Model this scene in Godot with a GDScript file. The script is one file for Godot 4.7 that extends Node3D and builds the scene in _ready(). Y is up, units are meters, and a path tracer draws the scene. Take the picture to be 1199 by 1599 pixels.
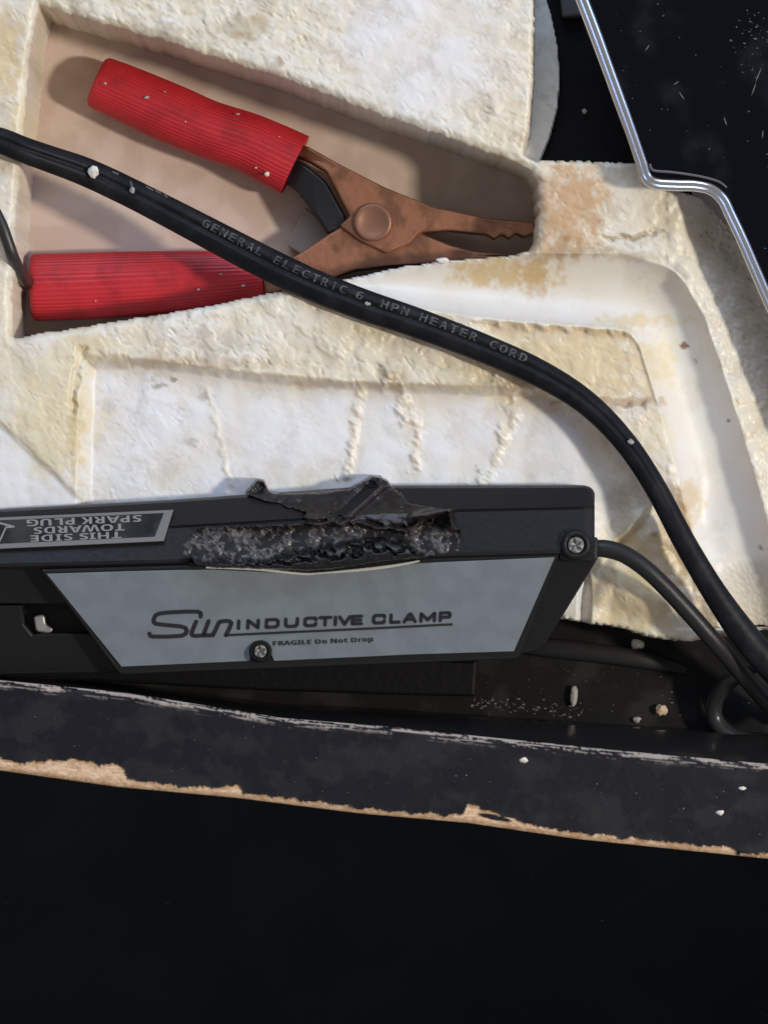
extends Node3D

const CAM := 800.0        # camera height over the foam's top, mm
const PX := 0.125         # mm per photo pixel at the foam's top

var rng := RandomNumberGenerator.new()
var n_low := FastNoiseLite.new()
var n_mid := FastNoiseLite.new()
var n_fine := FastNoiseLite.new()
var n_cell := FastNoiseLite.new()
var n_crack := FastNoiseLite.new()

# ---------------------------------------------------------------- geometry
class Geo:
	var v := PackedVector3Array()
	var c := PackedColorArray()
	var t := PackedInt32Array()

	func vert(p: Vector3, col := Color.WHITE) -> int:
		v.append(p)
		c.append(col)
		return v.size() - 1

	func tri(a: int, b: int, d: int) -> void:
		t.append(a)
		t.append(b)
		t.append(d)

	func quad(a: int, b: int, d: int, e: int) -> void:
		tri(a, b, d)
		tri(a, d, e)

	func face(p: Array, col := Color.WHITE) -> void:   # a convex flat face with corners of its own
		var s := v.size()
		for q in p:
			vert(q, col)
		for i in range(1, p.size() - 1):
			tri(s, s + i, s + i + 1)

	func rows(r: int, k: int, first: int, closed: bool) -> void:   # r rows of k points each from index first
		for i in r - 1:
			for j in (k if closed else k - 1):
				var j2 := (j + 1) % k
				quad(first + i * k + j, first + i * k + j2, first + (i + 1) * k + j2, first + (i + 1) * k + j)

	func mesh(up := false, colored := false) -> ArrayMesh:
		var n := PackedVector3Array()
		n.resize(v.size())
		var vol := 0.0
		var sky := 0.0
		var mid := Vector3.ZERO
		for p in v:
			mid += p
		mid /= maxf(1.0, v.size())
		for i in range(0, t.size(), 3):
			var a := v[t[i]]
			var b := v[t[i + 1]]
			var d := v[t[i + 2]]
			var x := (b - a).cross(d - a)
			vol += (a - mid).dot(x)
			sky += x.y
			n[t[i]] += x
			n[t[i + 1]] += x
			n[t[i + 2]] += x
		var wrong := sky < 0.0 if up else vol < 0.0
		for i in n.size():
			n[i] = (-n[i] if wrong else n[i]).normalized()
		var idx := t.duplicate()
		if not wrong:                   # Godot wants clockwise fronts
			for i in range(0, idx.size(), 3):
				var k := idx[i + 1]
				idx[i + 1] = idx[i + 2]
				idx[i + 2] = k
		var arr := []
		arr.resize(Mesh.ARRAY_MAX)
		arr[Mesh.ARRAY_VERTEX] = v
		arr[Mesh.ARRAY_NORMAL] = n
		arr[Mesh.ARRAY_INDEX] = idx
		if colored:
			arr[Mesh.ARRAY_COLOR] = c
		var m := ArrayMesh.new()
		m.add_surface_from_arrays(Mesh.PRIMITIVE_TRIANGLES, arr)
		return m


func W(px: float, py: float, h := 0.0) -> Vector3:    # photo pixel and height (mm) to a point in metres
	var f := (CAM - h) / CAM * PX * 0.001
	return Vector3((px - 599.5) * f, h * 0.001, (py - 799.5) * f)


func mat(col: Color, rough := 0.5, metal := 0.0, spec := 0.5) -> StandardMaterial3D:   # col in linear values
	var m := StandardMaterial3D.new()
	m.albedo_color = col.linear_to_srgb()
	m.roughness = rough
	m.metallic = metal
	m.metallic_specular = spec
	return m


func painted(rough := 0.5, spec := 0.5) -> StandardMaterial3D:
	var m := mat(Color.WHITE, rough, 0.0, spec)
	m.vertex_color_use_as_albedo = true
	return m


func grain(m: StandardMaterial3D, scale: float, depth: float, seed_ := 1, freq := 0.03) -> StandardMaterial3D:
	var n := FastNoiseLite.new()
	n.seed = seed_
	n.frequency = freq
	n.fractal_octaves = 4
	var im := n.get_seamless_image(512, 512)
	im.convert(Image.FORMAT_RGBA8)
	im.bump_map_to_normal_map(6.0)
	m.normal_enabled = true
	m.normal_texture = ImageTexture.create_from_image(im)
	m.normal_scale = depth
	m.uv1_triplanar = true
	m.uv1_world_triplanar = true
	m.uv1_scale = Vector3.ONE * scale
	return m


func mottle(m: StandardMaterial3D, a: Color, b: Color, scale: float, seed_ := 1, freq := 0.01, lo := 0.35, hi := 0.65) -> StandardMaterial3D:
	var n := FastNoiseLite.new()
	n.seed = seed_
	n.frequency = freq
	n.fractal_octaves = 5
	var im := n.get_seamless_image(512, 512)
	var o := Image.create(512, 512, false, Image.FORMAT_RGB8)
	for y in 512:
		for x in 512:
			o.set_pixel(x, y, a.lerp(b, smoothstep(lo, hi, im.get_pixel(x, y).r)).linear_to_srgb())
	m.albedo_color = Color.WHITE
	m.albedo_texture = ImageTexture.create_from_image(o)
	m.uv1_triplanar = true
	m.uv1_world_triplanar = true
	m.uv1_scale = Vector3.ONE * scale
	return m


func put(called: String, m: Mesh, material: Material, parent: Node = self) -> MeshInstance3D:
	var o := MeshInstance3D.new()
	o.name = called
	o.mesh = m
	o.material_override = material
	parent.add_child(o, true)
	if parent is Node3D and parent != self:
		if parent.get_parent() == self:      # parts are built in the scene's own coordinates
			o.position = -(parent as Node3D).position
	return o


func tag(o: Node, label: String, category: String, group := "") -> Node:
	o.set_meta("label", label)
	if category:
		o.set_meta("category", category)
	if group:
		o.set_meta("group", group)
	return o


func thing(called: String, at: Vector3, label: String, category: String, group := "") -> Node3D:
	var o := Node3D.new()
	o.name = called
	add_child(o, true)
	o.position = at
	tag(o, label, category, group)
	return o


func path(pts: Array, n: int) -> Array:       # Catmull-Rom through Vector4(px, py, h mm, width px); gives n points
	var out := []
	var k := pts.size()
	for i in n:
		var f := float(i) / (n - 1) * (k - 1)
		var j := mini(int(f), k - 2)
		var u := f - j
		var a: Vector4 = pts[maxi(j - 1, 0)]
		var b: Vector4 = pts[j]
		var c: Vector4 = pts[j + 1]
		var d: Vector4 = pts[mini(j + 2, k - 1)]
		out.append(0.5 * (2.0 * b + (c - a) * u + (2.0 * a - 5.0 * b + 4.0 * c - d) * u * u + (3.0 * b - a - 3.0 * c + d) * u * u * u))
	return out


# sweep a cross-section (x across, y up, in units of the half width and half height) along a path
func sweep(g: Geo, pts: Array, flat: float, prof: Callable, k: int, col := Color.WHITE, caps := true, cap_in := 0.0) -> Array:
	var n := pts.size()
	var frames := []
	for i in n:
		var q: Vector4 = pts[i]
		var a: Vector4 = pts[maxi(i - 1, 0)]
		var b: Vector4 = pts[mini(i + 1, n - 1)]
		var o := W(q.x, q.y, q.z)
		var t := (W(b.x, b.y, b.z) - W(a.x, a.y, a.z)).normalized()
		var s := t.cross(Vector3.UP).normalized()
		frames.append([o, t, s, s.cross(t), q.w * 0.5 * PX * 0.001 * (CAM - q.z) / CAM])
	var first := g.v.size()
	for i in n:
		var fr = frames[i]
		for j in k:
			var p: Vector2 = prof.call(TAU * j / k, float(i) / (n - 1))
			g.vert(fr[0] + fr[2] * p.x * fr[4] + fr[3] * p.y * fr[4] * flat, col)
	g.rows(n, k, first, true)
	if caps:
		for e in [0, n - 1]:
			var fr = frames[e]
			var s := g.v.size()
			for j in k:
				g.vert(g.v[first + e * k + j], col)
			var m := g.vert(fr[0] + fr[1] * cap_in * (1.0 if e == 0 else -1.0), col)
			for j in k:
				if e == 0:
					g.tri(s + (j + 1) % k, s + j, m)
				else:
					g.tri(s + j, s + (j + 1) % k, m)
	return frames


func ring(a: float, _f: float) -> Vector2:
	return Vector2(cos(a), sin(a))


func round_poly(pts: Array, r: float, k := 4) -> Array:     # Vector3(px, py, h) corners rounded by r pixels
	var out := []
	var n := pts.size()
	for i in n:
		var p: Vector3 = pts[i]
		var a: Vector3 = pts[(i + n - 1) % n]
		var b: Vector3 = pts[(i + 1) % n]
		var ra := minf(r, 0.45 * Vector2(a.x - p.x, a.y - p.y).length())
		var rb := minf(r, 0.45 * Vector2(b.x - p.x, b.y - p.y).length())
		var s := p + (a - p) * (ra / maxf(1e-6, Vector2(a.x - p.x, a.y - p.y).length()))
		var e := p + (b - p) * (rb / maxf(1e-6, Vector2(b.x - p.x, b.y - p.y).length()))
		for j in k + 1:
			var u := float(j) / k
			out.append(s * (1 - u) * (1 - u) + p * 2.0 * u * (1 - u) + e * u * u)
	return out


# a solid plate: top outline as Vector3(px, py, h), straight sides of the given depth, rounded upper edge
func slab(g: Geo, outline: Array, depth: float, bevel := 0.4, col := Color.WHITE) -> void:
	var n := outline.size()
	var p := []
	var flat := PackedVector2Array()
	for q in outline:
		p.append(W(q.x, q.y, q.z))
	for q in p:
		flat.append(Vector2(q.x, q.z))
	var area := 0.0
	for i in n:
		area += flat[i].cross(flat[(i + 1) % n])
	var inw := []
	for i in n:
		var e1 := (flat[i] - flat[(i + n - 1) % n]).normalized()
		var e2 := (flat[(i + 1) % n] - flat[i]).normalized()
		var n1 := Vector2(-e1.y, e1.x) * signf(area)
		var n2 := Vector2(-e2.y, e2.x) * signf(area)
		var m := (n1 + n2)
		var l := m.length_squared()
		inw.append(m * (2.0 / l) if l > 0.4 else m.normalized())
	var b := bevel * 0.001
	var rings := []
	for k in [[1.0, 0.0], [0.62, 0.08], [0.29, 0.29], [0.08, 0.62], [0.0, 1.0]] if bevel > 0.0 else [[0.0, 0.0]]:
		var r := []
		for i in n:
			r.append(p[i] + Vector3(inw[i].x, 0, inw[i].y) * b * k[0] + Vector3.DOWN * b * k[1])
		rings.append(r)
	var low := []
	for i in n:
		low.append(p[i] + Vector3.DOWN * depth * 0.001)
	rings.append(low)
	var top := PackedVector2Array()
	for q in rings[0]:
		top.append(Vector2(q.x, q.z) * 1000.0)
	var idx := Geometry2D.triangulate_polygon(top)
	if idx.is_empty():              # the inset folds at a tight corner: the outline's own triangles serve
		var whole := PackedVector2Array()
		for q in flat:
			whole.append(q * 1000.0)
		idx = Geometry2D.triangulate_polygon(whole)
	if idx.is_empty():
		push_warning("a plate could not be triangulated: %s" % [outline[0]])
	for side in 2:
		var s := g.v.size()
		for q in (rings[0] if side == 0 else low):
			g.vert(q, col)
		for i in range(0, idx.size(), 3):
			var a := p[0] as Vector3
			a = g.v[s + idx[i]]
			var d := (g.v[s + idx[i + 1]] - a).cross(g.v[s + idx[i + 2]] - a)
			if (d.y > 0.0) == (side == 0):
				g.tri(s + idx[i], s + idx[i + 1], s + idx[i + 2])
			else:
				g.tri(s + idx[i], s + idx[i + 2], s + idx[i + 1])
	for r in rings.size() - 1:
		for i in n:
			var j := (i + 1) % n
			if area > 0.0:
				g.face([rings[r][i], rings[r][j], rings[r + 1][j], rings[r + 1][i]], col)
			else:
				g.face([rings[r][j], rings[r][i], rings[r + 1][i], rings[r + 1][j]], col)


func poly(a: Array, h: float) -> Array:           # flat list x, y, x, y ... at one height
	var out := []
	for i in range(0, a.size(), 2):
		out.append(Vector3(a[i], a[i + 1], h))
	return out


func poly_on(a: Array, hf: Callable, up := 0.0) -> Array:
	var out := []
	for i in range(0, a.size(), 2):
		out.append(Vector3(a[i], a[i + 1], hf.call(a[i], a[i + 1]) + up))
	return out


# a flat printed stroke on a surface given by its height function
func stroke(g: Geo, pts: Array, w: float, hf: Callable, up := 0.12, col := Color.WHITE) -> void:
	for i in pts.size():
		var c: Vector2 = pts[i]
		var disc := []
		for j in 10:
			var q := c + Vector2.from_angle(-TAU * j / 10.0) * w * 0.5
			disc.append(W(q.x, q.y, hf.call(q.x, q.y) + up + 0.004 * (i % 2)))
		g.face(disc, col)
		if i + 1 < pts.size():
			var d: Vector2 = pts[i + 1]
			var s := (d - c).orthogonal().normalized() * w * 0.5
			var b := []
			for q in [c + s, d + s, d - s, c - s]:
				b.append(W(q.x, q.y, hf.call(q.x, q.y) + up + 0.012))
			g.face(b, col)


# lettering: maps TextMesh triangles onto the line p0 -> p1 (pixels), cap height in pixels, by a function (px, py) -> point
func letters(g: Geo, text: String, p0: Vector2, p1: Vector2, tall: float, place: Callable, bold := true, col := Color.WHITE) -> void:
	var tm := TextMesh.new()
	var f := SystemFont.new()
	f.font_names = PackedStringArray(["Droid Sans"])
	f.font_weight = 700 if bold else 400
	tm.font = f
	tm.font_size = 32
	tm.pixel_size = 0.01
	tm.depth = 0.0
	tm.text = text
	tm.curve_step = 1.5
	var arr := tm.get_mesh_arrays() if tm.get_surface_count() > 0 else []
	if arr.is_empty():
		return
	var vv: PackedVector3Array = arr[Mesh.ARRAY_VERTEX]
	var ii: PackedInt32Array = arr[Mesh.ARRAY_INDEX] if arr[Mesh.ARRAY_INDEX] != null else PackedInt32Array(range(vv.size()))
	var lo := vv[0]
	var hi := vv[0]
	for q in vv:
		lo = lo.min(q)
		hi = hi.max(q)
	var along := p1 - p0
	var down := Vector2(-along.y, along.x).normalized()
	var s := g.v.size()
	for q in vv:
		var u := (q.x - lo.x) / maxf(1e-6, hi.x - lo.x)
		var w := (q.y - lo.y) / maxf(1e-6, hi.y - lo.y)
		var px := p0 + along * u - down * tall * w
		g.vert(place.call(px.x, px.y), col)
	for i in range(0, ii.size(), 3):
		var a := g.v[s + ii[i]]
		var x := (g.v[s + ii[i + 1]] - a).cross(g.v[s + ii[i + 2]] - a)
		if x.y > 0.0:
			g.tri(s + ii[i], s + ii[i + 1], s + ii[i + 2])
		else:
			g.tri(s + ii[i], s + ii[i + 2], s + ii[i + 1])


func lump(g: Geo, at: Vector3, r: Vector3, sd: int, rough := 0.25, col := Color.WHITE) -> void:
	var nn := FastNoiseLite.new()
	nn.seed = sd
	nn.frequency = 0.9
	var first := g.v.size()
	for i in 9:
		for j in 14:
			var a := PI * i / 8.0
			var b := TAU * j / 14.0
			var d := Vector3(sin(a) * cos(b), cos(a), sin(a) * sin(b))
			g.vert(at + d * r * (1.0 + rough * 2.0 * nn.get_noise_3dv(d * 1.3)), col)
	g.rows(9, 14, first, true)


func lerp_tab(x: float, a: Array) -> float:      # piecewise linear table x0, y0, x1, y1 ...
	if x <= a[0]:
		return a[1]
	for i in range(2, a.size(), 2):
		if x <= a[i]:
			return lerpf(a[i - 1], a[i + 1], (x - a[i - 2]) / (a[i] - a[i - 2]))
	return a[a.size() - 1]


# ---------------------------------------------------------------- the foam tray as a relief
var POCKET := PackedVector2Array()
var OUTLINE := PackedVector2Array()
var LOWER := PackedVector2Array()
var PATCH := PackedVector2Array()
var SLOT := PackedVector2Array()
var LEDGE := PackedVector2Array()
var CHIPPED := PackedVector2Array()
var GROOVE := [[490, 442, 10], [600, 440, 30], [700, 444, 44], [800, 448, 52], [900, 453, 55], [970, 456, 57], [1018, 470, 56], [1048, 515, 54], [1076, 600, 55], [1112, 720, 56], [1148, 850, 56], [1190, 990, 54], [1240, 1140, 52]]
var ROPES := [[[565, 606, 14], [556, 650, 13], [551, 690, 14], [542, 740, 17]], [[610, 582, 26], [626, 625, 26], [650, 665, 20], [648, 700, 15], [650, 732, 13]], [[786, 600, 26], [803, 645, 22], [788, 680, 16], [772, 715, 16], [756, 752, 20]], [[322, 610, 9], [345, 690, 8], [356, 742, 8], [362, 785, 9]], [[128, 545, 8], [118, 600, 9], [112, 640, 7]], [[940, 372, 4], [985, 371, 5], [1032, 360, 4]]]


func pv(a: Array) -> PackedVector2Array:
	var o := PackedVector2Array()
	for i in range(0, a.size(), 2):
		o.append(Vector2(a[i], a[i + 1]))
	return o


func sd(p: Vector2, q: PackedVector2Array, box: Rect2, reach: float) -> float:    # negative inside
	if not box.grow(reach).has_point(p):
		return reach
	var d := INF
	var inside := false
	var n := q.size()
	var j := n - 1
	for i in n:
		var a := q[i]
		var b := q[j]
		var e := b - a
		var w := p - a
		var r := w - e * clampf(w.dot(e) / e.length_squared(), 0.0, 1.0)
		d = minf(d, r.length_squared())
		if (a.y > p.y) != (b.y > p.y) and p.x < e.x * (p.y - a.y) / e.y + a.x:
			inside = not inside
		j = i
	return -sqrt(d) if inside else minf(sqrt(d), reach)


func box_of(q: PackedVector2Array) -> Rect2:
	var r := Rect2(q[0], Vector2.ZERO)
	for p in q:
		r = r.expand(p)
	return r


func seg_line(p: Vector2, a: Array) -> Vector2:      # nearest on a polyline of [x, y, half width]: (distance, half width there)
	var best := INF
	var w := 1.0
	for i in a.size() - 1:
		var s := Vector2(a[i][0], a[i][1])
		var e := Vector2(a[i + 1][0], a[i + 1][1]) - s
		var u := clampf((p - s).dot(e) / e.length_squared(), 0.0, 1.0)
		var d := (p - s - e * u).length_squared()
		if d < best:
			best = d
			w = lerpf(a[i][2], a[i + 1][2], u)
	return Vector2(sqrt(best), w)


func foam() -> Geo:
	POCKET = pv([62, 8, 150, 35, 250, 62, 340, 92, 440, 122, 520, 152, 600, 182, 690, 212, 760, 238, 806, 254, 828, 266, 838, 285, 840, 330, 838, 372, 826, 390, 800, 397, 690, 405, 610, 416, 560, 428, 490, 441, 412, 458, 300, 481, 200, 497, 120, 510, 22, 526, 20, 470, 26, 350, 40, 180, 50, 70])
	OUTLINE = pv([-150, -150, 835, -150, 835, 0, 833, 120, 827, 200, 818, 240, 835, 250, 870, 249, 1000, 254, 1012, 276, 1050, 297, 1100, 300, 1150, 350, 1190, 430, 1230, 540, 1280, 680, 1330, 850, 1330, 975, 1199, 986, 1112, 998, 1080, 1004, 1040, 1000, 1010, 996, 980, 984, 930, 976, 855, 964, -150, 964])
	LOWER = pv([134, 562, 200, 563, 400, 588, 560, 602, 700, 607, 850, 612, 900, 640, 945, 705, 972, 790, 985, 850, 955, 880, 915, 980, 100, 980, 118, 900, 128, 790, 131, 640])
	PATCH = pv([735, 503, 860, 508, 1000, 519, 1022, 570, 1038, 632, 960, 634, 860, 606])
	SLOT = pv([-150, 822, 270, 800, 590, 778, 905, 778, 912, 800, 908, 850, 876, 905, 838, 985, -150, 1100])
	LEDGE = pv([800, -150, 850, -40, 866, 10, 876, 60, 880, 110, 876, 160, 864, 205, 846, 250, 800, 256])
	CHIPPED = pv([848, 262, 880, 254, 932, 254, 940, 285, 925, 340, 905, 375, 870, 385, 848, 380, 842, 330])
	var boxes := [box_of(POCKET), box_of(OUTLINE), box_of(LOWER), box_of(PATCH), box_of(SLOT), box_of(LEDGE), box_of(CHIPPED)]
	var rope_boxes := []
	for r in ROPES:
		var b := Rect2(Vector2(r[0][0], r[0][1]), Vector2.ZERO)
		for q in r:
			b = b.expand(Vector2(q[0], q[1]))
		rope_boxes.append(b.grow(26))
	var stains := [   # x, y, rx, ry, colour, strength
		[890, 318, 58, 78, Color(0.50, 0.31, 0.16), 1.0], [870, 388, 60, 18, Color(0.42, 0.27, 0.13), 0.8], [790, 424, 90, 26, Color(0.55, 0.40, 0.18), 0.95], [835, 430, 30, 38, Color(0.52, 0.36, 0.17), 0.7],
		[385, 42, 42, 20, Color(0.44, 0.36, 0.22), 0.85], [437, 97, 10, 7, Color(0.38, 0.31, 0.2), 0.8], [10, 90, 26, 70, Color(0.60, 0.45, 0.20), 0.75], [30, 200, 18, 60, Color(0.70, 0.60, 0.33), 0.5],
		[880, 570, 170, 66, Color(0.66, 0.52, 0.28), 0.8], [950, 628, 90, 9, Color(0.40, 0.27, 0.14), 0.95], [614, 582, 26, 26, Color(0.36, 0.28, 0.16), 0.9], [796, 602, 30, 16, Color(0.42, 0.31, 0.2), 0.7],
		[118, 660, 12, 70, Color(0.42, 0.31, 0.14), 0.9], [90, 640, 70, 100, Color(0.72, 0.62, 0.38), 0.7], [60, 690, 26, 70, Color(0.66, 0.60, 0.42), 0.4], [140, 540, 40, 30, Color(0.70, 0.59, 0.34), 0.55],
		[1052, 850, 26, 74, Color(0.36, 0.25, 0.11), 0.8], [1075, 790, 26, 40, Color(0.62, 0.46, 0.24), 0.7], [1000, 900, 100, 90, Color(0.66, 0.53, 0.30), 0.8], [985, 905, 80, 18, Color(0.45, 0.33, 0.16), 0.55],
		[1000, 500, 70, 12, Color(0.66, 0.50, 0.24), 0.7], [1040, 560, 20, 60, Color(0.72, 0.62, 0.38), 0.5], [330, 566, 200, 9, Color(0.50, 0.40, 0.26), 0.6], [620, 600, 200, 8, Color(0.46, 0.36, 0.24), 0.55],
		[560, 520, 60, 26, Color(0.66, 0.58, 0.36), 0.5], [700, 570, 120, 36, Color(0.70, 0.63, 0.46), 0.55], [985, 368, 50, 7, Color(0.40, 0.32, 0.2), 0.8], [1000, 400, 70, 7, Color(0.48, 0.38, 0.24), 0.5], [910, 393, 60, 8, Color(0.36, 0.26, 0.15), 0.7],
		[245, 600, 12, 4, Color(0.3, 0.26, 0.2), 0.8], [300, 690, 16, 5, Color(0.42, 0.36, 0.3), 0.7], [318, 618, 14, 6, Color(0.4, 0.34, 0.28), 0.6], [270, 590, 6, 4, Color(0.25, 0.2, 0.16), 0.9], [745, 732, 5, 4, Color(0.3, 0.24, 0.16), 0.9],
		[1068, 541, 6, 6, Color(0.22, 0.07, 0.035), 1.0], [1139, 655, 5, 4, Color(0.2, 0.13, 0.08), 1.0], [1089, 560, 3, 3, Color(0.3, 0.2, 0.12), 0.9], [1187, 856, 4, 4, Color(0.25, 0.17, 0.1), 0.9], [1022, 835, 7, 5, Color(0.3, 0.18, 0.09), 0.8], [1016, 685, 40, 40, Color(0.72, 0.64, 0.44), 0.6],
		[650, 650, 22, 90, Color(0.66, 0.58, 0.44), 0.5], [785, 680, 18, 70, Color(0.68, 0.60, 0.46), 0.5], [552, 690, 12, 60, Color(0.68, 0.61, 0.48), 0.5]]
	var x0 := -120.0
	var y0 := -120.0
	var step := 2.5
	var nx := 560
	var ny := 452
	var g := Geo.new()
	var keep := PackedByteArray()
	keep.resize(nx * ny)
	for iy in ny:
		for ix in nx:
			var p := Vector2(x0 + ix * step, y0 + iy * step)
			var lo := n_low.get_noise_2d(p.x, p.y)
			var mi := n_mid.get_noise_2d(p.x, p.y)
			var fi := n_fine.get_noise_2d(p.x, p.y)
			var q := p + Vector2(mi, n_mid.get_noise_2d(p.x + 900, p.y)) * 9.0     # ragged borders
			var dp := sd(p + Vector2(fi, -fi) * 0.7 + Vector2(mi, -mi) * 2.5, POCKET, boxes[0], 90.0)
			var do := sd(p + Vector2(-fi, fi) * 2.5, OUTLINE, boxes[1], 120.0)
			var dl := sd(p + (q - p) * 0.25, LOWER, boxes[2], 60.0)
			var de := sd(q, PATCH, boxes[3], 30.0)
			var ds := sd(p, SLOT, boxes[4], 30.0)
			var h := 0.45 * lo
			var rough := 0.6
			var pale := 0.12 + 0.5 * lo         # 0 yellowed, 1 white as where flat faces reflect cool light
			var bead := 0.25
			# top block: chipped along its border, smoother in its middle
			if p.y < 0.37 * p.x + 0.0 and p.x < 845 and p.y < 262:
				var mid := smoothstep(190.0, 60.0, (p - Vector2(650, 70)).length())
				rough = lerpf(1.0, 0.3, mid)
				pale = 0.15 + 0.6 * mid + 0.5 * lo
				bead = 0.25
			# ridge between pocket and lower face
			if p.y > 440 and p.x < 870 and dl > 0.0:
				rough = 1.0 if p.x > 150 else 0.55
				bead = 0.25
				pale = 0.12 + 0.6 * lo
			if p.x > 1040 and p.y > 270:
				bead = 1.5
				rough = 0.6
				pale = 0.2 + 0.4 * lo
			if p.x > 930 and p.y > 620:
				bead = maxf(bead, 0.6)
				rough = 0.6
				pale = 0.05 + 0.4 * lo
			# lower smooth face
			var low := smoothstep(7.0 if p.x > 200 else 12.0, -9.0 if p.x > 200 else -16.0, dl)
			if p.x > 880:
				low = smoothstep(16.0, -26.0, dl)
			h -= 3.2 * low
			rough = lerpf(rough, 0.16 + 0.25 * smoothstep(420.0, 180.0, p.x), low)
			bead = lerpf(bead, 0.06, low)
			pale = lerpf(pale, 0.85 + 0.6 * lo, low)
			# its left end: a higher triangular pad and a lower corner
			if p.x < 130 and p.y > 650:
				h -= 0.7 * smoothstep(-9.0, 9.0, (p.y - 676.0) - (p.x - 16.0) * 0.94)
				if (p.y - 676.0) > (p.x - 16.0) * 0.94:
					rough = 0.1
					pale = 0.9
			# yellowed patch
			var pat := smoothstep(3.0, -7.0, de)
			h -= 1.5 * pat
			rough = lerpf(rough, 0.6, pat)
			# the smooth channel
			if p.x > 470 and p.y > 370:
				var gr := seg_line(p, GROOVE)
				var u := gr.x / gr.y
				if u < 1.25:
					var ins := smoothstep(1.12, 0.9, u)
					h = lerpf(h, 0.0, ins * 0.9)
					h -= 6.2 * pow(maxf(0.0, 1.0 - u * u), 0.75)
					rough = lerpf(rough, 0.03, ins)
					bead = lerpf(bead, 0.0, ins)
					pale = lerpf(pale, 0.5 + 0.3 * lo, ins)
			# broken hollow by the lid and lumps lower right
			if p.x > 900 and p.y > 740 and p.y < 1010:
				var m := smoothstep(900.0, 960.0, p.x) * smoothstep(1150.0, 1060.0, p.x) * smoothstep(740.0, 830.0, p.y)
				h -= 4.5 * m
				h += 4.6 * exp(-pow((p.x - 1000.0) / 62.0, 2.0) - pow((p.y - 935.0 - 0.22 * (p.x - 1000.0)) / 30.0, 2.0))
				h += 3.4 * exp(-pow((p.x - 1010.0) / 34.0, 2.0) - pow((p.y - 830.0) / 34.0, 2.0))
				h += 2.6 * smoothstep(9.0, -9.0, (p.y - 838.0) + (p.x - 975.0) * 1.05) * m
				h -= 2.0 * smoothstep(12.0, 3.0, absf(p.x - 913.0)) * smoothstep(870.0, 890.0, p.y)
			# crust: flakes, pits and the beads of the foam
			var flake := smoothstep(-0.05, 0.05, n_crack.get_noise_2d(p.x, p.y)) - 0.5
			h += rough * (0.10 * mi + 0.03 * fi + 0.2 * flake + 0.24 * n_crack.get_noise_2d(p.x * 1.3 + 80.0, p.y * 1.3 + 40.0))
			var crack := smoothstep(0.05, 0.0, absf(n_crack.get_noise_2d(p.x * 0.8 + 500.0, p.y * 0.8)))
			h -= rough * 0.4 * crack * smoothstep(-0.1, 0.2, mi)
			if bead > 0.02:
				h += bead * 0.55 * (-n_cell.get_noise_2d(p.x, p.y) - 0.4)
			# ropes of old glue
			var glue := 0.0
			for k in ROPES.size():
				if rope_boxes[k].has_point(p):
					var r := seg_line(q, ROPES[k])
					glue = maxf(glue, smoothstep(1.0, 0.1, r.x / (r.y * (0.85 + 0.5 * mi + 0.3 * fi))) * (1.0 if k < 4 else -1.0))
					if k >= 4:
						h -= 0.8 * smoothstep(1.0, 0.2, r.x / r.y)
			glue = maxf(glue, 0.0)
			h += glue * (0.3 + 0.8 * mi + 0.2 * fi) * (1.0 if p.x > 450 else 0.5)
			pale = lerpf(pale, 0.3, glue)
			# ends: rounded rims, the clamp's slot, the pocket, the edge by the lid
			if p.x > 1050 and p.y < 985 and do > -115.0:
				h -= 13.0 * pow(1.0 + do / 115.0, 1.5) * smoothstep(1055.0, 1105.0, p.x)
			var rim := maxf(maxf(do, -ds if false else -INF), -INF)
			h -= 1.1 * pow(clampf(1.0 + rim / 9.0, 0.0, 1.0), 2.0)
			h -= 1.6 * pow(clampf(1.0 - dp / 16.0, 0.0, 1.0), 2.2)
			h = lerpf(h, -24.0, smoothstep(2.0, -3.0, ds))
			h = lerpf(h, -29.0, smoothstep(0.6, -2.0, dp))
			var out := smoothstep(-0.6, 2.0, do)
			if out > 0.0:
				var dd := sd(p, LEDGE, boxes[5], 30.0)
				var base := lerpf(-13.0 + 0.3 * lo + 0.15 * mi, -29.0, smoothstep(-1.0, 2.0, dd))
				h = lerpf(h, base, out)
				pale = lerpf(pale, 0.7, out)
			# foam colour: yellowed, stained, and cool reflected light painted white on flat faces
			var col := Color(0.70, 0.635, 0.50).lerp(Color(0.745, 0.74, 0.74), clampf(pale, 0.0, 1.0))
			if rough > 0.45:
				col = col.lerp(Color(0.62, 0.53, 0.36), 0.35 * smoothstep(0.12, 0.45, n_mid.get_noise_2d(p.x * 1.7 + 300, p.y * 1.7)))
			col = col.lerp(Color(0.46, 0.40, 0.31), 0.42 * smoothstep(0.1, 0.55, n_crack.get_noise_2d(p.x * 0.6 + 70.0, p.y * 0.6 + 900.0) + 0.4 * fi) * (0.4 + rough))
			for s in stains:
				var ex: float = (q.x - s[0]) / s[2]
				var ey: float = (q.y - s[1]) / s[3]
				var e := ex * ex + ey * ey
				if e < 2.2:
					col = col.lerp(s[4], 0.85 * s[5] * smoothstep(1.4, 0.1, e + 0.5 * fi * minf(1.0, s[2] / 14.0) + 0.9 * mi * minf(1.0, s[2] / 14.0)))
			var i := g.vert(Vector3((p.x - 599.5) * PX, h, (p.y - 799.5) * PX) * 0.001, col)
			keep[i] = 1 if h > -28.5 else 0
	for iy in ny - 1:
		for ix in nx - 1:
			var a := iy * nx + ix
			if keep[a] or keep[a + 1] or keep[a + nx] or keep[a + nx + 1]:
				g.quad(a, a + 1, a + nx + 1, a + nx)
	return g


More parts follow.
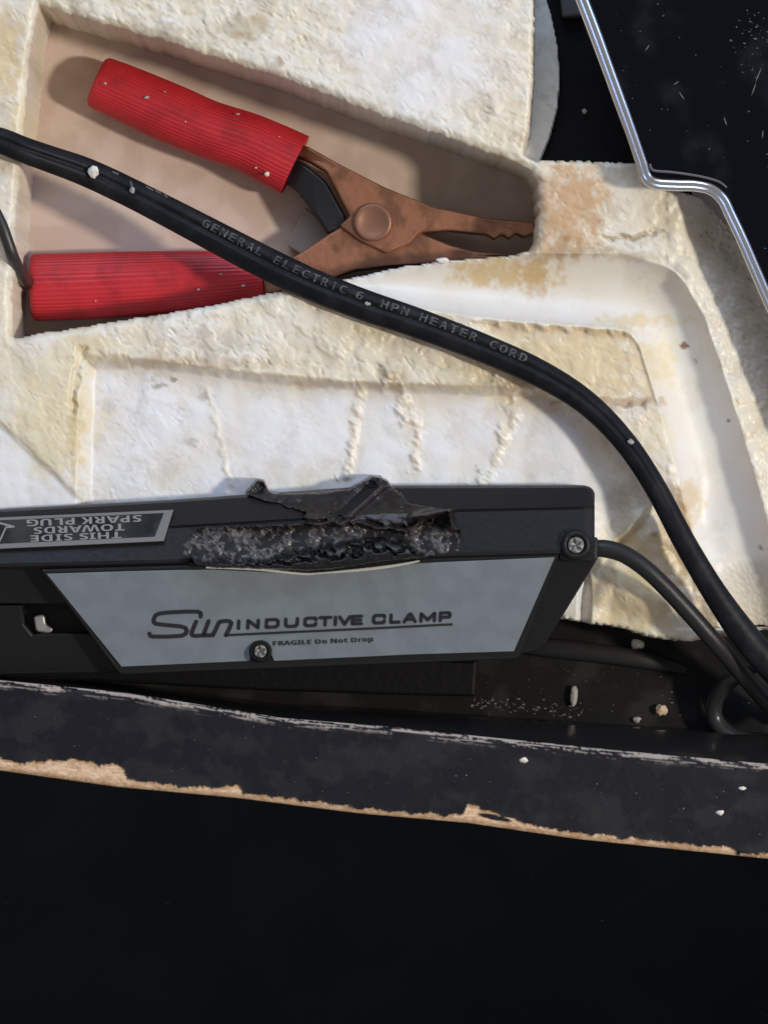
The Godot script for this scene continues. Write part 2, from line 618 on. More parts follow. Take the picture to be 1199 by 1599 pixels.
# ---------------------------------------------------------------- the black clamp's faces
var T_TOP := [-80, 802, 0, 795, 270, 780, 400, 771, 590, 758, 930, 757]
var T_SEAM := [-80, 842, 0, 838, 270, 823, 480, 811, 600, 800, 930, 793]
var T_RIDGE := [-80, 892, 0, 889, 280, 882, 700, 872, 930, 866]


func body_h(px: float, py: float) -> float:
	var a := lerp_tab(px, T_TOP)
	var b := lerp_tab(px, T_SEAM)
	var c := lerp_tab(px, T_RIDGE)
	if py < b:
		return lerpf(4.0, 9.0, clampf((py - a) / (b - a), 0.0, 1.0))
	return lerpf(9.2, 11.0, clampf((py - b) / (c - b), 0.0, 1.0))


func plate_h(px: float, py: float) -> float:
	return 10.2 - 8.0 * (py - (890.0 - 0.0298 * (px - 66.0))) / 156.0


func body_loft(g: Geo, xs: Array) -> void:
	var prof := []
	for s in xs:
		var x: float = s[0]
		var ins: float = s[1]        # how far the end is drawn in, for its rounded corner
		var a := lerp_tab(x, T_TOP) + ins
		var b := lerp_tab(x, T_SEAM)
		var c := lerp_tab(x, T_RIDGE)
		var k := ins * 0.1
		prof.append([W(x, a + 3, -16), W(x, a, 1.0), W(x, a + 1.5, 2.8 - k), W(x, a + 4.5, 4.0 - k), W(x, b - 2.0, 9.0 - k), W(x, b - 0.6, 8.5 - k), W(x, b + 0.8, 8.5 - k), W(x, b + 2, 9.2 - k), W(x, c - 9, 10.9 - k), W(x, c - 4, 10.8 - k), W(x, c - 0.5, 10.0 - k), W(x, c + 1, 8.5 - k), W(x, c, -16)])
	var m: int = prof[0].size()
	for i in prof.size() - 1:
		for j in m:
			var j2 := (j + 1) % m
			g.face([prof[i][j], prof[i][j2], prof[i + 1][j2], prof[i + 1][j]])
	for e in [0, prof.size() - 1]:
		var mid := Vector3.ZERO
		for q in prof[e]:
			mid += q / m
		for j in m:
			var j2 := (j + 1) % m
			if e == 0:
				g.face([mid, prof[e][j2], prof[e][j]])
			else:
				g.face([mid, prof[e][j], prof[e][j2]])


# ---------------------------------------------------------------- scene
func _ready() -> void:
	# camera, light, exposure
	var cam := Camera3D.new()
	cam.name = "camera"
	cam.look_at_from_position(Vector3(0, CAM * 0.001, 0), Vector3.ZERO, Vector3(0, 0, -1))
	cam.fov = rad_to_deg(2.0 * atan(799.5 * PX / CAM))
	cam.near = 0.02
	cam.far = 20.0
	add_child(cam)
	cam.current = true
	var we := WorldEnvironment.new()
	var env := Environment.new()
	env.background_mode = Environment.BG_COLOR
	env.background_color = Color(0.27, 0.272, 0.28).linear_to_srgb()
	env.background_energy_multiplier = 1.0
	env.tonemap_mode = Environment.TONE_MAPPER_LINEAR
	env.tonemap_exposure = 1.0
	env.sdfgi_enabled = true
	env.ssao_enabled = true
	env.ssil_enabled = true
	we.environment = env
	add_child(we)
	var key := OmniLight3D.new()               # a lamp up on the right
	key.name = "work_lamp_glow"
	key.position = Vector3(0.95, 0.95, 0.08)
	key.light_color = Color(1.0, 0.955, 0.90)
	key.light_energy = 1.4
	key.light_size = 0.055
	key.omni_range = 6.0
	key.omni_attenuation = 2.0
	key.shadow_enabled = true
	add_child(key)
	var fill := AreaLight3D.new()              # added wide cool fill light from beyond the top of the picture
	fill.name = "cool_fill_light"
	fill.look_at_from_position(Vector3(-0.15, 1.0, -1.25), Vector3.ZERO, Vector3.UP)
	fill.area_size = Vector2(1.2, 0.8)
	fill.light_color = Color(0.80, 0.88, 1.0)
	fill.light_energy = 1.5
	fill.area_range = 6.0
	fill.shadow_enabled = true
	add_child(fill)

	var side := AreaLight3D.new()              # small bluish light added on the right to give the chrome rim a highlight
	side.name = "side_rim_light"
	side.look_at_from_position(Vector3(1.1, 0.75, -0.75), Vector3.ZERO, Vector3.UP)
	side.area_size = Vector2(0.35, 0.5)
	side.light_color = Color(0.55, 0.70, 1.0)
	side.light_energy = 0.3
	side.area_range = 6.0
	side.shadow_enabled = true
	add_child(side)

	for s in [[n_low, 11, 1.0 / 130.0, 3], [n_mid, 12, 1.0 / 30.0, 4], [n_fine, 13, 1.0 / 9.0, 3], [n_cell, 14, 1.0 / 22.0, 1], [n_crack, 15, 1.0 / 46.0, 3]]:
		s[0].seed = s[1]
		s[0].frequency = s[2]
		s[0].fractal_type = FastNoiseLite.FRACTAL_FBM if s[3] > 1 else FastNoiseLite.FRACTAL_NONE
		s[0].fractal_octaves = s[3]
		s[0].noise_type = FastNoiseLite.TYPE_SIMPLEX_SMOOTH
	n_cell.noise_type = FastNoiseLite.TYPE_CELLULAR
	n_cell.cellular_return_type = FastNoiseLite.RETURN_DISTANCE
	rng.seed = 77

	build_case()
	build_foam()
	build_lid()
	build_alligator()
	build_inductive()
	build_heater_cord()
	build_loop()
	build_crumbs()


func build_foam() -> void:
	var m := painted(0.42, 0.5)
	grain(m, 34.0, 0.05, 5, 0.03)
	m.subsurf_scatter_enabled = true
	m.subsurf_scatter_strength = 0.12
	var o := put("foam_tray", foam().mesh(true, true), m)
	tag(o, "yellowed white foam tray with a deep pocket and a smooth bent channel", "foam tray")


func build_case() -> void:
	var black := mat(Color(0.005, 0.005, 0.0055), 0.5, 0.0, 0.25)
	grain(black, 30.0, 0.15, 8, 0.03)
	var ground := Geo.new()
	slab(ground, poly([-2000, -2000, 3200, -2000, 3200, 3600, -2000, 3600], -720.0), 20.0, 0.0)
	var floor_ := put("floor", ground.mesh(), mottle(mat(Color.WHITE, 0.9, 0.0, 0.3), Color(0.0085, 0.0085, 0.0088), Color(0.0098, 0.0098, 0.010), 3.0, 31))
	floor_.set_meta("kind", "structure")
	tag(floor_, "black floor far below the case's front edge", "floor")
	var shelf := Geo.new()
	slab(shelf, poly([-700, -700, 1900, -700, 1900, 1180, -700, 1180], -93.0), 25.0, 0.5)
	var bench := put("bench", shelf.mesh(), mat(Color(0.02, 0.018, 0.016), 0.6))
	bench.set_meta("kind", "structure")
	tag(bench, "dark bench top under the instrument case", "bench")
	shelf = Geo.new()                          # unseen panels added on the right and in front to darken the floor
	slab(shelf, poly([1902, -700, 1990, -700, 1990, 3300, 1902, 3300], -93.0), 622.0, 0.5)
	slab(shelf, poly([-700, 3300, 1990, 3300, 1990, 3390, -700, 3390], -93.0), 622.0, 0.5)
	put("added_shade_panels", shelf.mesh(), mat(Color(0.02, 0.018, 0.016), 0.6), bench)

	var at := W(600, 1190, -90)
	var case := thing("instrument_case", at, "black cardboard instrument case with a worn front edge showing tan board", "case")
	# bottom panel, seen in the foam's pocket
	var g := Geo.new()
	slab(g, poly([-120, -120, 1300, -120, 1300, 900, -120, 900], -26.0), 2.0, 0.0)
	var floor_mat := mat(Color.WHITE, 0.5)
	mottle(floor_mat, Color(0.52, 0.40, 0.32), Color(0.58, 0.46, 0.38), 14.0, 21, 0.012)
	put("bottom_panel", g.mesh(), floor_mat, case)
	# black liner under the clamp and beyond the foam's edge
	g = Geo.new()
	slab(g, poly([-120, 905, 1300, 905, 1300, 1215, -120, 1120], -18.0), 3.0, 0.0)
	put("liner_floor", g.mesh(), mottle(mat(Color.WHITE, 0.55, 0.0, 0.25), Color(0.0065, 0.0064, 0.0063), Color(0.018, 0.0168, 0.016), 12.0, 33, 0.012, 0.45, 0.8), case)
	g = Geo.new()
	slab(g, round_poly(poly([-120, 1020, 400, 1016, 746, 1030, 742, 1088, 640, 1086, 400, 1078, 150, 1064, -120, 1060], -11.0), 5), 7.0, 0.8)
	put("liner_block", g.mesh(), black, case)
	g = Geo.new()
	var fold := []
	for q in path([Vector4(800, 1008, -16, 20), Vector4(860, 1012, -15.5, 30), Vector4(940, 1021, -15.5, 30), Vector4(1010, 1032, -16, 26), Vector4(1070, 1048, -18, 14)], 30):
		fold.append(q)
	sweep(g, fold, 0.4, ring, 16)
	put("liner_fold", g.mesh(), mat(Color(0.011, 0.011, 0.012), 0.42, 0.0, 0.35), case)
	# dark plate beside the top block
	g = Geo.new()
	slab(g, round_poly(poly([840, -120, 1080, -120, 1080, 330, 1200, 560, 1260, 760, 1200, 760, 1060, 330, 1004, 252, 830, 262], -15.0), 3), 2.0, 0.3)
	put("corner_liner", g.mesh(), black, case)
	g = Geo.new()
	slab(g, round_poly(poly([868, -60, 905, -60, 912, 24, 878, 26], -11.0), 4), 3.0, 0.5)
	put("liner_tab", g.mesh(), mat(Color(0.05, 0.05, 0.053), 0.5), case)

	# the front wall's top edge, its worn corners and its faces
	var inner := [-120, 1050, 0, 1062, 200, 1082, 440, 1121, 600, 1134, 800, 1155, 1000, 1175, 1199, 1193, 1320, 1204]
	var outer := [-120, 1187, 0, 1203, 185, 1229, 370, 1246, 560, 1270, 730, 1285, 900, 1310, 1100, 1331, 1199, 1341, 1320, 1354]
	var torn := [-120, 18, 0, 19, 30, 16, 58, 20, 100, 30, 120, 34, 155, 30, 185, 36, 195, 26, 200, 14, 235, 12, 300, 11, 350, 15, 372, 20, 380, 9, 450, 9, 600, 8, 700, 9, 722, 14, 730, 26, 746, 28, 760, 22, 800, 18, 830, 12, 900, 9, 1000, 9, 1090, 9, 1140, 14, 1152, 2, 1180, 3, 1199, 9, 1320, 9]
	g = Geo.new()
	var nx := 720
	var ny := 84
	var streak := FastNoiseLite.new()
	streak.seed = 41
	streak.frequency = 0.02
	streak.fractal_octaves = 4
	for i in nx:
		var x := -120.0 + 2.0 * i
		var a := lerp_tab(x, inner)
		var b := lerp_tab(x, outer)
		for j in ny:
			var u := float(j) / (ny - 1)
			var y := lerpf(a, b, u)
			var fi := n_fine.get_noise_2d(x, y + 3000)
			var mi := n_mid.get_noise_2d(x, y + 3000)
			var h := 0.5 + 0.10 * n_low.get_noise_2d(x, y) + 0.015 * mi + 0.006 * fi
			var edge := minf(y - a, b - y)
			h -= 0.9 * pow(clampf(1.0 - edge / 9.0, 0.0, 1.0), 2.0)
			var smudge := smoothstep(-0.1, 0.5, n_low.get_noise_2d(x * 0.9, y * 1.5 + 800.0) + 0.5 * n_mid.get_noise_2d(x * 0.6, y * 0.6 + 800.0)) * (0.75 + 0.25 * fi)
			var col := Color(0.0095, 0.0102, 0.014).lerp(Color(0.031, 0.030, 0.030), 0.55 * smudge + 0.12 * smoothstep(0.1, 0.5, mi))
			# pale scuffs that run along the inner corner
			var sc := streak.get_noise_2d(x * 0.55, (y - a) * 9.0) + 0.35 * fi
			var near := smoothstep(17.0, 2.0, y - a + 4.0 * mi)
			if x > 180:
				near *= 0.92
			var worn := near * smoothstep(0.02, 0.26, sc + 0.16 * smoothstep(9.0, 2.0, y - a))
			col = col.lerp(Color(0.50, 0.43, 0.37), 0.85 * worn)
			# board laid bare along the outer corner
			var t := lerp_tab(x, torn) + 2.2 * fi + 5.0 * mi
			var bare := smoothstep(-0.7, 0.7, t - (b - y))
			if x > 738 and x < 802:
				bare *= 1.0 - smoothstep(1.0, 0.7, Vector2((x - 772.0 - (y - 1276.0) * 1.2) / 24.0, (y - 1276.0 - (x - 770.0) * 0.17) / 5.0).length())
			var board := Color(0.62, 0.43, 0.28).lerp(Color(0.50, 0.32, 0.19), smoothstep(-0.2, 0.3, mi + fi))
			board = board.lerp(Color(0.70, 0.53, 0.38), smoothstep(0.1, 0.4, n_fine.get_noise_2d(x * 0.3, y * 2.0)))
			col = col.lerp(board, bare)
			h -= bare * (0.35 + 0.12 * n_fine.get_noise_2d(x * 0.25, y * 1.4) + 0.12 * mi)
			if absf(t - (b - y)) < 1.8:
				h += 0.12
			g.vert(W(x, y, h), col)
	g.rows(nx, ny, 0, false)
	var lip := painted(0.55, 0.3)
	grain(lip, 24.0, 0.05, 9, 0.04)
	tag(put("front_edge", g.mesh(true, true), lip, case), "scuffed black edge with bare tan board along its outer corner", "")
	g = Geo.new()
	var g2 := Geo.new()
	for i in 145:
		var x := -120.0 + 10.0 * i
		g.vert(W(x, lerp_tab(x, outer), -0.4))
		g.vert(W(x, lerp_tab(x, outer) - 3, -92))
		g2.vert(W(x, lerp_tab(x, inner) + 0.6, -0.6))
		g2.vert(W(x, lerp_tab(x, inner) - 7 - 0.035 * maxf(0.0, x - 200.0), -9))
		g2.vert(W(x, lerp_tab(x, inner) - 14 - 0.035 * maxf(0.0, x - 200.0), -18.2))
	g.rows(145, 2, 0, false)
	g2.rows(145, 3, 0, false)
	put("front_panel", g.mesh(true), mat(Color(0.0095, 0.0102, 0.014), 0.6), case)
	put("front_lining", g2.mesh(true), mat(Color(0.012, 0.0115, 0.0115), 0.18), case)


func build_lid() -> void:
	var edge := [Vector4(872, -90, 7.5, 21), Vector4(893, -40, 7.5, 21), Vector4(909, 0, 7.5, 21), Vector4(930, 55, 7.5, 21), Vector4(950, 110, 7.5, 20), Vector4(970, 165, 7.5, 20), Vector4(988, 215, 7.5, 19), Vector4(1002, 256, 7.5, 19), Vector4(1010, 278, 7.5, 19), Vector4(1026, 287, 7.5, 19), Vector4(1055, 289, 7.5, 19), Vector4(1085, 290, 7.5, 19), Vector4(1110, 296, 7.5, 19), Vector4(1128, 312, 7.5, 19), Vector4(1140, 336, 7.5, 19), Vector4(1158, 374, 7.5, 19), Vector4(1178, 420, 7.5, 19), Vector4(1198, 466, 7.5, 19), Vector4(1240, 560, 7.5, 19), Vector4(1320, 740, 7.5, 19)]
	var lid := thing("metal_cover", W(1130, 150, 0), "glossy black cover with a stepped chrome rim beside the foam tray", "cover")
	var o := [Vector3(1500, -90, 7.6)]
	for q in edge:
		o.append(Vector3(q.x + 4, q.y - 1, 7.6))
	o.append(Vector3(1500, 740, 7.6))
	var g := Geo.new()
	slab(g, o, 3.0, 0.2)
	var pm := mat(Color.WHITE, 0.2, 0.0, 0.22)
	mottle(pm, Color(0.0032, 0.0036, 0.0056), Color(0.011, 0.012, 0.015), 9.0, 51, 0.012, 0.5, 0.95)
	put("panel", g.mesh(), pm, lid)
	var chrome := mat(Color(0.70, 0.68, 0.68), 0.18, 1.0)
	g = Geo.new()
	var prof := func(a: float, _f: float) -> Vector2:
		var x := cos(a)
		var y := sin(a)
		if y > 0.0:
			y -= 0.45 * exp(-pow((x - 0.12) / 0.2, 2.0))
		return Vector2(x, y)
	sweep(g, path(edge, 240), 0.75, prof, 40)
	put("chrome_rim", g.mesh(), chrome, lid)
	g = Geo.new()
	sweep(g, path([Vector4(1014, 256, 8.0, 4), Vector4(1020, 266, 8.0, 4), Vector4(1050, 269, 8.0, 4), Vector4(1090, 275, 8.0, 4), Vector4(1120, 283, 8.0, 4), Vector4(1134, 293, 7.9, 3)], 40), 0.8, ring, 12)
	put("rim_bead", g.mesh(), mat(Color(0.10, 0.095, 0.11), 0.25), lid)


func build_alligator() -> void:
	var clamp := thing("alligator_clamp", W(480, 320, -26), "copper alligator clamp with red ribbed handles lying in the foam pocket", "clamp")
	var red := mat(Color(0.50, 0.016, 0.022), 0.42)
	grain(red, 30.0, 0.15, 15, 0.03)
	mottle(red, Color(0.36, 0.012, 0.018), Color(0.50, 0.017, 0.026), 14.0, 61, 0.014, 0.2, 0.6)
	var ribs := func(a: float, f: float) -> Vector2:
		var k := 1.0 + 0.009 * sin(a * 48.0)
		var e := 1.0 - 0.10 * pow(clampf(1.0 - f / 0.03, 0.0, 1.0), 2.0)
		var c := cos(a)
		var s := sin(a)
		return Vector2(signf(c) * pow(absf(c), 0.85), signf(s) * pow(absf(s), 0.85)) * k * e
	var g := Geo.new()
	sweep(g, path([Vector4(152, 127, -21, 82), Vector4(205, 150, -20.8, 88), Vector4(268, 178, -20.6, 92), Vector4(325, 202, -20.3, 90), Vector4(385, 222, -20, 92), Vector4(430, 243, -20, 97), Vector4(461, 258, -20, 99)], 60), 0.92, ribs, 264, Color.WHITE, true, 0.004)
	tag(put("handle_sleeve", g.mesh(), red, clamp), "upper red ribbed sleeve slanting down to the rivet", "")
	g = Geo.new()
	sweep(g, path([Vector4(50, 449, -21, 104), Vector4(120, 447, -21, 103), Vector4(210, 443, -20.8, 100), Vector4(300, 438, -20.6, 92), Vector4(370, 434, -20.4, 82), Vector4(411, 431, -20.3, 70)], 60), 0.92, ribs, 264, Color.WHITE, true, 0.004)
	tag(put("handle_sleeve", g.mesh(), red, clamp), "lower red ribbed sleeve lying level along the pocket", "")
	var copper := mat(Color.WHITE, 0.42, 0.45)
	mottle(copper, Color(0.20, 0.086, 0.047), Color(0.32, 0.14, 0.075), 18.0, 71, 0.014)
	grain(copper, 16.0, 0.12, 16, 0.05)
	g = Geo.new()
	slab(g, round_poly(poly([415, 424, 470, 394, 512, 366, 540, 350, 600, 338, 640, 350, 662, 366, 700, 382, 745, 393, 800, 398, 832, 391, 835, 399, 800, 404, 740, 405, 685, 409, 600, 414, 552, 420, 500, 440, 415, 458], -15.0), 5), 10.6, 0.6)
	tag(put("jaw", g.mesh(), copper, clamp), "lower copper jaw", "")
	g = Geo.new()
	slab(g, round_poly([Vector3(452, 226, -18), Vector3(466, 224, -17.2), Vector3(482, 229, -15.2)] + poly([530, 256, 600, 292, 680, 324, 760, 340, 834, 347, 837, 362, 818, 370, 806, 363, 795, 372, 784, 365, 772, 373, 760, 365, 745, 364, 700, 359, 655, 363, 640, 380, 604, 396, 562, 376, 530, 352, 546, 338, 510, 268], -13.9) + [Vector3(484, 252, -15.4), Vector3(466, 244, -17.6), Vector3(452, 243, -18)], 4), 6.0, 0.5)
	tag(put("jaw", g.mesh(), copper, clamp), "upper copper jaw with the rivet", "")
	g = Geo.new()
	slab(g, round_poly([Vector3(446, 246, -18), Vector3(470, 252, -17), Vector3(490, 266, -15.9), Vector3(510, 284, -15.6), Vector3(542, 341, -15.4), Vector3(537, 355, -15.4), Vector3(511, 365, -15.4), Vector3(490, 332, -15.8), Vector3(462, 296, -17), Vector3(440, 282, -18)], 5), 3.0, 0.7)
	put("black_strip", g.mesh(), mat(Color(0.008, 0.007, 0.009), 0.4), clamp)  # black strip from the upper sleeve down to the rivet
	g = Geo.new()
	slab(g, round_poly(poly([476, 322, 494, 338, 514, 364, 524, 380, 476, 400, 448, 384, 462, 352], -23.5), 6), 1.0, 0.3)
	put("spring_plate", g.mesh(), mat(Color(0.33, 0.275, 0.25), 0.45, 0.15), clamp)
	# the rivet, dished
	g = Geo.new()
	var rows := [[0.0, -0.25], [12.0, -0.22], [20.0, 0.0], [25.0, 0.22], [28.5, 0.15], [30.0, -0.2], [30.0, -1.0]]
	for r in rows:
		for j in 40:
			g.vert(W(582 + r[0] * cos(TAU * j / 40.0), 347 + r[0] * sin(TAU * j / 40.0), -13.3 + r[1]))
	g.rows(rows.size(), 40, 0, true)
	put("rivet", g.mesh(true), mat(Color(0.23, 0.11, 0.066), 0.45, 0.45), clamp)
	g = Geo.new()
	sweep(g, path([Vector4(-60, 250, 3.4, 19), Vector4(-25, 300, 3.2, 19), Vector4(0, 345, 3.0, 19), Vector4(12, 376, 2.4, 19), Vector4(22, 404, 0.5, 19), Vector4(34, 428, -7, 19), Vector4(46, 442, -16, 19), Vector4(75, 448, -20.5, 19)], 50), 1.0, ring, 16)
	put("lead_wire", g.mesh(), mat(Color(0.022, 0.021, 0.02), 0.42), clamp)


func build_inductive() -> void:
	var root := thing("inductive_clamp", W(460, 900, -18), "black plastic inductive clamp with grey name plate and melted upper edge", "clamp")
	var plastic := mat(Color(0.0105, 0.0103, 0.0115), 0.44, 0.0, 0.34)
	grain(plastic, 24.0, 0.12, 18, 0.05)
	var g := Geo.new()
	body_loft(g, [[-120, 0], [0, 0], [140, 0], [270, 0], [400, 0], [500, 0], [590, 0], [700, 0], [820, 0], [900, 0], [912, 0.7], [920, 3.0], [925, 7.0], [928, 13.0]])
	put("body", g.mesh(), plastic, root)
	# lower part: recessed left jaw, raised carrier of the plate, right arm
	var lower := func(px: float, py: float) -> float:
		return 6.0 - 8.5 * (py - 890.0) / 160.0
	g = Geo.new()
	slab(g, poly_on([-120, 888, 78, 884, 118, 943, -120, 942], lower), 14.0, 0.5)
	slab(g, poly_on([-120, 944.5, 35, 944.5, 38, 974, 52, 990, 96, 988, 148, 988, 190, 1050, -120, 1056], lower, -0.3), 14.0, 0.5)
	tag(put("lower_jaw", g.mesh(), plastic, root), "recessed left jaw with a square hole", "")
	g = Geo.new()
	slab(g, poly([30, 938, 140, 938, 150, 996, 30, 996], -4.0), 6.0, 0.0)
	put("recess_floor", g.mesh(), plastic, root)
	g = Geo.new()
	slab(g, round_poly(poly([52, 962, 70, 958, 72, 976, 84, 982, 78, 990, 56, 986], -1.0), 5), 2.0, 0.5)
	put("contact", g.mesh(), mat(Color(0.42, 0.41, 0.40), 0.35, 0.6), root)
	g = Geo.new()
	slab(g, round_poly(poly_on([64, 888, 874, 864, 812, 1023, 806, 1029, 190, 1053, 183, 1048], plate_h), 3), 15.0, 0.55)
	put("plate_carrier", g.mesh(), mat(Color(0.013, 0.013, 0.014), 0.44, 0.0, 0.34), root)
	g = Geo.new()
	var arm := func(px: float, py: float) -> float:
		return plate_h(px, py) - 1.6
	slab(g, round_poly(poly_on([840, 860, 930, 866, 931, 876, 850, 1008, 838, 1017, 790, 1026, 760, 1020], arm), 4), 14.0, 0.7)
	put("side_arm", g.mesh(), plastic, root)
	g = Geo.new()
	slab(g, poly_on([73, 896, 200, 892, 330, 889, 480, 896, 520, 894, 640, 880, 866, 870, 802, 1017, 640, 1022, 428, 1032, 421, 1015, 406, 1005, 392, 1010, 390, 1032, 190, 1041], plate_h, 0.3), 0.5, 0.12)
	var plate_mat := mat(Color.WHITE, 0.46, 0.0)
	mottle(plate_mat, Color(0.150, 0.177, 0.199), Color(0.173, 0.203, 0.224), 14.0, 81, 0.02)
	var plate := put("name_plate", g.mesh(), plate_mat, root)
	# lettering
	var ink := mat(Color(0.010, 0.011, 0.016), 0.5)
	var on := func(px: float, py: float) -> float:
		return plate_h(px, py) + 0.3
	g = Geo.new()
	var z := func(a: Array) -> Array:
		var out := []
		for i in range(0, a.size(), 2):
			out.append(Vector2(220 + a[i] / 4.612, 930 + a[i + 1] / 4.612))
		return out
	stroke(g, z.call([432, 152, 434, 128, 415, 116, 330, 116, 200, 122, 135, 130, 108, 142, 96, 165, 94, 190, 110, 204, 200, 214, 290, 222, 325, 234, 334, 252, 325, 276, 295, 290, 200, 296, 90, 296, 70, 290, 64, 274]), 6.2, on)
	stroke(g, z.call([400, 188, 378, 240, 366, 272, 374, 288, 400, 291, 440, 288, 520, 286]), 6.2, on)
	stroke(g, z.call([490, 184, 470, 236, 452, 288]), 6.2, on)
	stroke(g, z.call([520, 286, 545, 236, 562, 196, 580, 186, 620, 183, 645, 187, 654, 200, 640, 236, 614, 286]), 6.2, on)
	stroke(g, [Vector2(353, 992), Vector2(470, 986.5), Vector2(590, 981), Vector2(705, 975)], 3.6, on)
	var font := {"I": [[0.5, 0, 0.5, 1]], "N": [[0, 0, 0, 1, 1, 0, 1, 1]], "D": [[0, 0, 0, 1, 0.8, 1, 1, 0.8, 1, 0.2, 0.8, 0, 0, 0]], "U": [[0, 1, 0, 0.22, 0.15, 0, 0.85, 0, 1, 0.22, 1, 1]], "C": [[1, 0.74, 0.97, 0.95, 0.85, 1, 0.15, 1, 0, 0.82, 0, 0.18, 0.15, 0, 0.85, 0, 0.97, 0.06, 1, 0.27]], "T": [[0, 1, 1, 1], [0.5, 1, 0.5, 0]], "V": [[0, 1, 0.5, 0, 1, 1]], "E": [[1, 1, 0, 1, 0, 0, 1, 0], [0, 0.5, 0.92, 0.5]], "L": [[0, 1, 0, 0, 1, 0]], "A": [[0, 0, 0.45, 1, 0.58, 1, 1, 0], [0.2, 0.32, 0.84, 0.32]], "M": [[0, 0, 0, 1, 0.5, 0.15, 1, 1, 1, 0]], "P": [[0, 0, 0, 1, 0.88, 1, 1, 0.85, 1, 0.55, 0.88, 0.42, 0, 0.42]]}
	var row := [["I", 370, 376], ["N", 386, 405], ["D", 415, 436], ["U", 445, 466], ["C", 475, 495], ["T", 498, 518], ["I", 521, 527], ["V", 529, 548], ["E", 549, 566], ["C", 582, 602], ["L", 609, 625], ["A", 630, 650], ["M", 656, 680], ["P", 686, 704]]
	for l in row:
		for s in font[l[0]]:
			var pts := []
			for i in range(0, s.size(), 2):
				var x := lerpf(l[1] + 1.5, l[2] - 1.5, s[i])
				var base := 981.5 - (x - 370) * 0.0395
				pts.append(Vector2(x + (s[i + 1] - 0.5) * 0.6, base - 11.6 * s[i + 1]))
			stroke(g, pts, 5.2, on)
	letters(g, "FRAGILE Do Not Drop", Vector2(427, 1011), Vector2(583, 1004), 9.5, func(px, py): return W(px, py, on.call(px, py) + 0.14))
	put("lettering", g.mesh(true), ink, plate)
	g = Geo.new()
	sweep(g, path([Vector4(322, 886, 10.6, 3), Vector4(400, 889, 10.6, 4), Vector4(470, 896, 10.2, 4), Vector4(500, 895, 10.3, 3), Vector4(560, 890, 10.7, 5), Vector4(610, 884, 10.9, 5), Vector4(655, 876, 11.0, 3)], 40), 0.8, ring, 10)
	put("bent_edge", g.mesh(), mat(Color(0.50, 0.49, 0.46), 0.4), plate)
	# screws
	for s in [[899, 851, 11.6, 13.5, 24], [407, 1017, 4.6, 11, 18]]:
		g = Geo.new()
		var hh: float = s[2]
		for r in [[s[3] + 1.0, -1.2], [s[3] + 1.0, -0.1], [s[3] + 2.5, 0.25], [s[4] - 4.0, 0.25], [s[4] - 1.0, -0.1], [s[4], -0.8], [s[4], -7.0]]:
			for j in 36:
				g.vert(W(s[0] + r[0] * cos(TAU * j / 36.0), s[1] + r[0] * sin(TAU * j / 36.0), hh + r[1]))
		g.rows(7, 36, 0, true)
		var boss := put("screw_boss", g.mesh(true), plastic, root)
		g = Geo.new()
		for r in [[s[3] + 0.5, -1.4], [s[3], -0.5], [s[3] - 2.0, -0.1], [s[3] * 0.5, 0.05], [0.01, 0.1]]:
			for j in 36:
				var a := TAU * j / 36.0
				var q: Vector2 = Vector2(cos(a), sin(a)) * r[0]
				var cut: float = smoothstep(2.6, 1.6, minf(absf(q.rotated(0.5).x), absf(q.rotated(0.5).y))) * smoothstep(s[3] * 0.85, s[3] * 0.7, r[0]) if r[0] > 0.1 else 1.0
				g.vert(W(s[0] + q.x, s[1] + q.y, hh + r[1] - 0.7 * cut))
		g.rows(5, 36, 0, true)
		put("screw", g.mesh(true), mat(Color(0.20, 0.195, 0.185), 0.5, 0.4), boss)
	g = Geo.new()
	slab(g, round_poly(poly([874, 856, 930, 838, 934, 842, 933, 874, 926, 878, 888, 878, 872, 872], 10.4), 4), 9.0, 0.6)
	put("corner_boss", g.mesh(), plastic, root)
	# direction label, upside down
	g = Geo.new()
	var bh := func(px: float, py: float) -> float:
		return 7.4 + (py - (808.0 - 0.044 * px)) * 0.075
	slab(g, poly_on([-120, 814, 0, 808, 271, 796, 256, 845, 0, 857, -120, 861], bh), 4.0, 0.08)
	var lab := put("direction_label", g.mesh(), mat(Color(0.135, 0.127, 0.115), 0.5), root)
	g = Geo.new()
	slab(g, poly_on([-120, 818, 0, 812.5, 256, 801, 242, 838, 0, 849, -120, 853], bh, 0.1), 0.3, 0.03)
	put("label_field", g.mesh(), mottle(mat(Color.WHITE, 0.45, 0.0, 0.25), Color(0.006, 0.005, 0.005), Color(0.035, 0.032, 0.028), 14.0, 91, 0.012), lab)
	g = Geo.new()
	var lh := func(px: float, py: float) -> Vector3:
		return W(px, py, bh.call(px, py) + 0.16)
	letters(g, "SPARK PLUG", Vector2(221, 804), Vector2(42, 811.5), 10.5, lh)
	letters(g, "TOWARDS", Vector2(195, 817.5), Vector2(53, 823.5), 10.5, lh)
	letters(g, "THIS SIDE", Vector2(190, 830), Vector2(48, 836), 10, lh)
	stroke(g, [Vector2(-2, 816), Vector2(22, 822.5)], 3.2, bh, 0.15)
	stroke(g, [Vector2(22, 822.5), Vector2(10, 823.5), Vector2(6, 832), Vector2(-1, 847)], 2.6, bh, 0.15)
	put("lettering", g.mesh(true), mat(Color(0.20, 0.19, 0.175), 0.55), lab)
	# the melted and burst stretch of the upper edge
	g = Geo.new()
	var nx := 240
	var ny := 96
	var seen := []
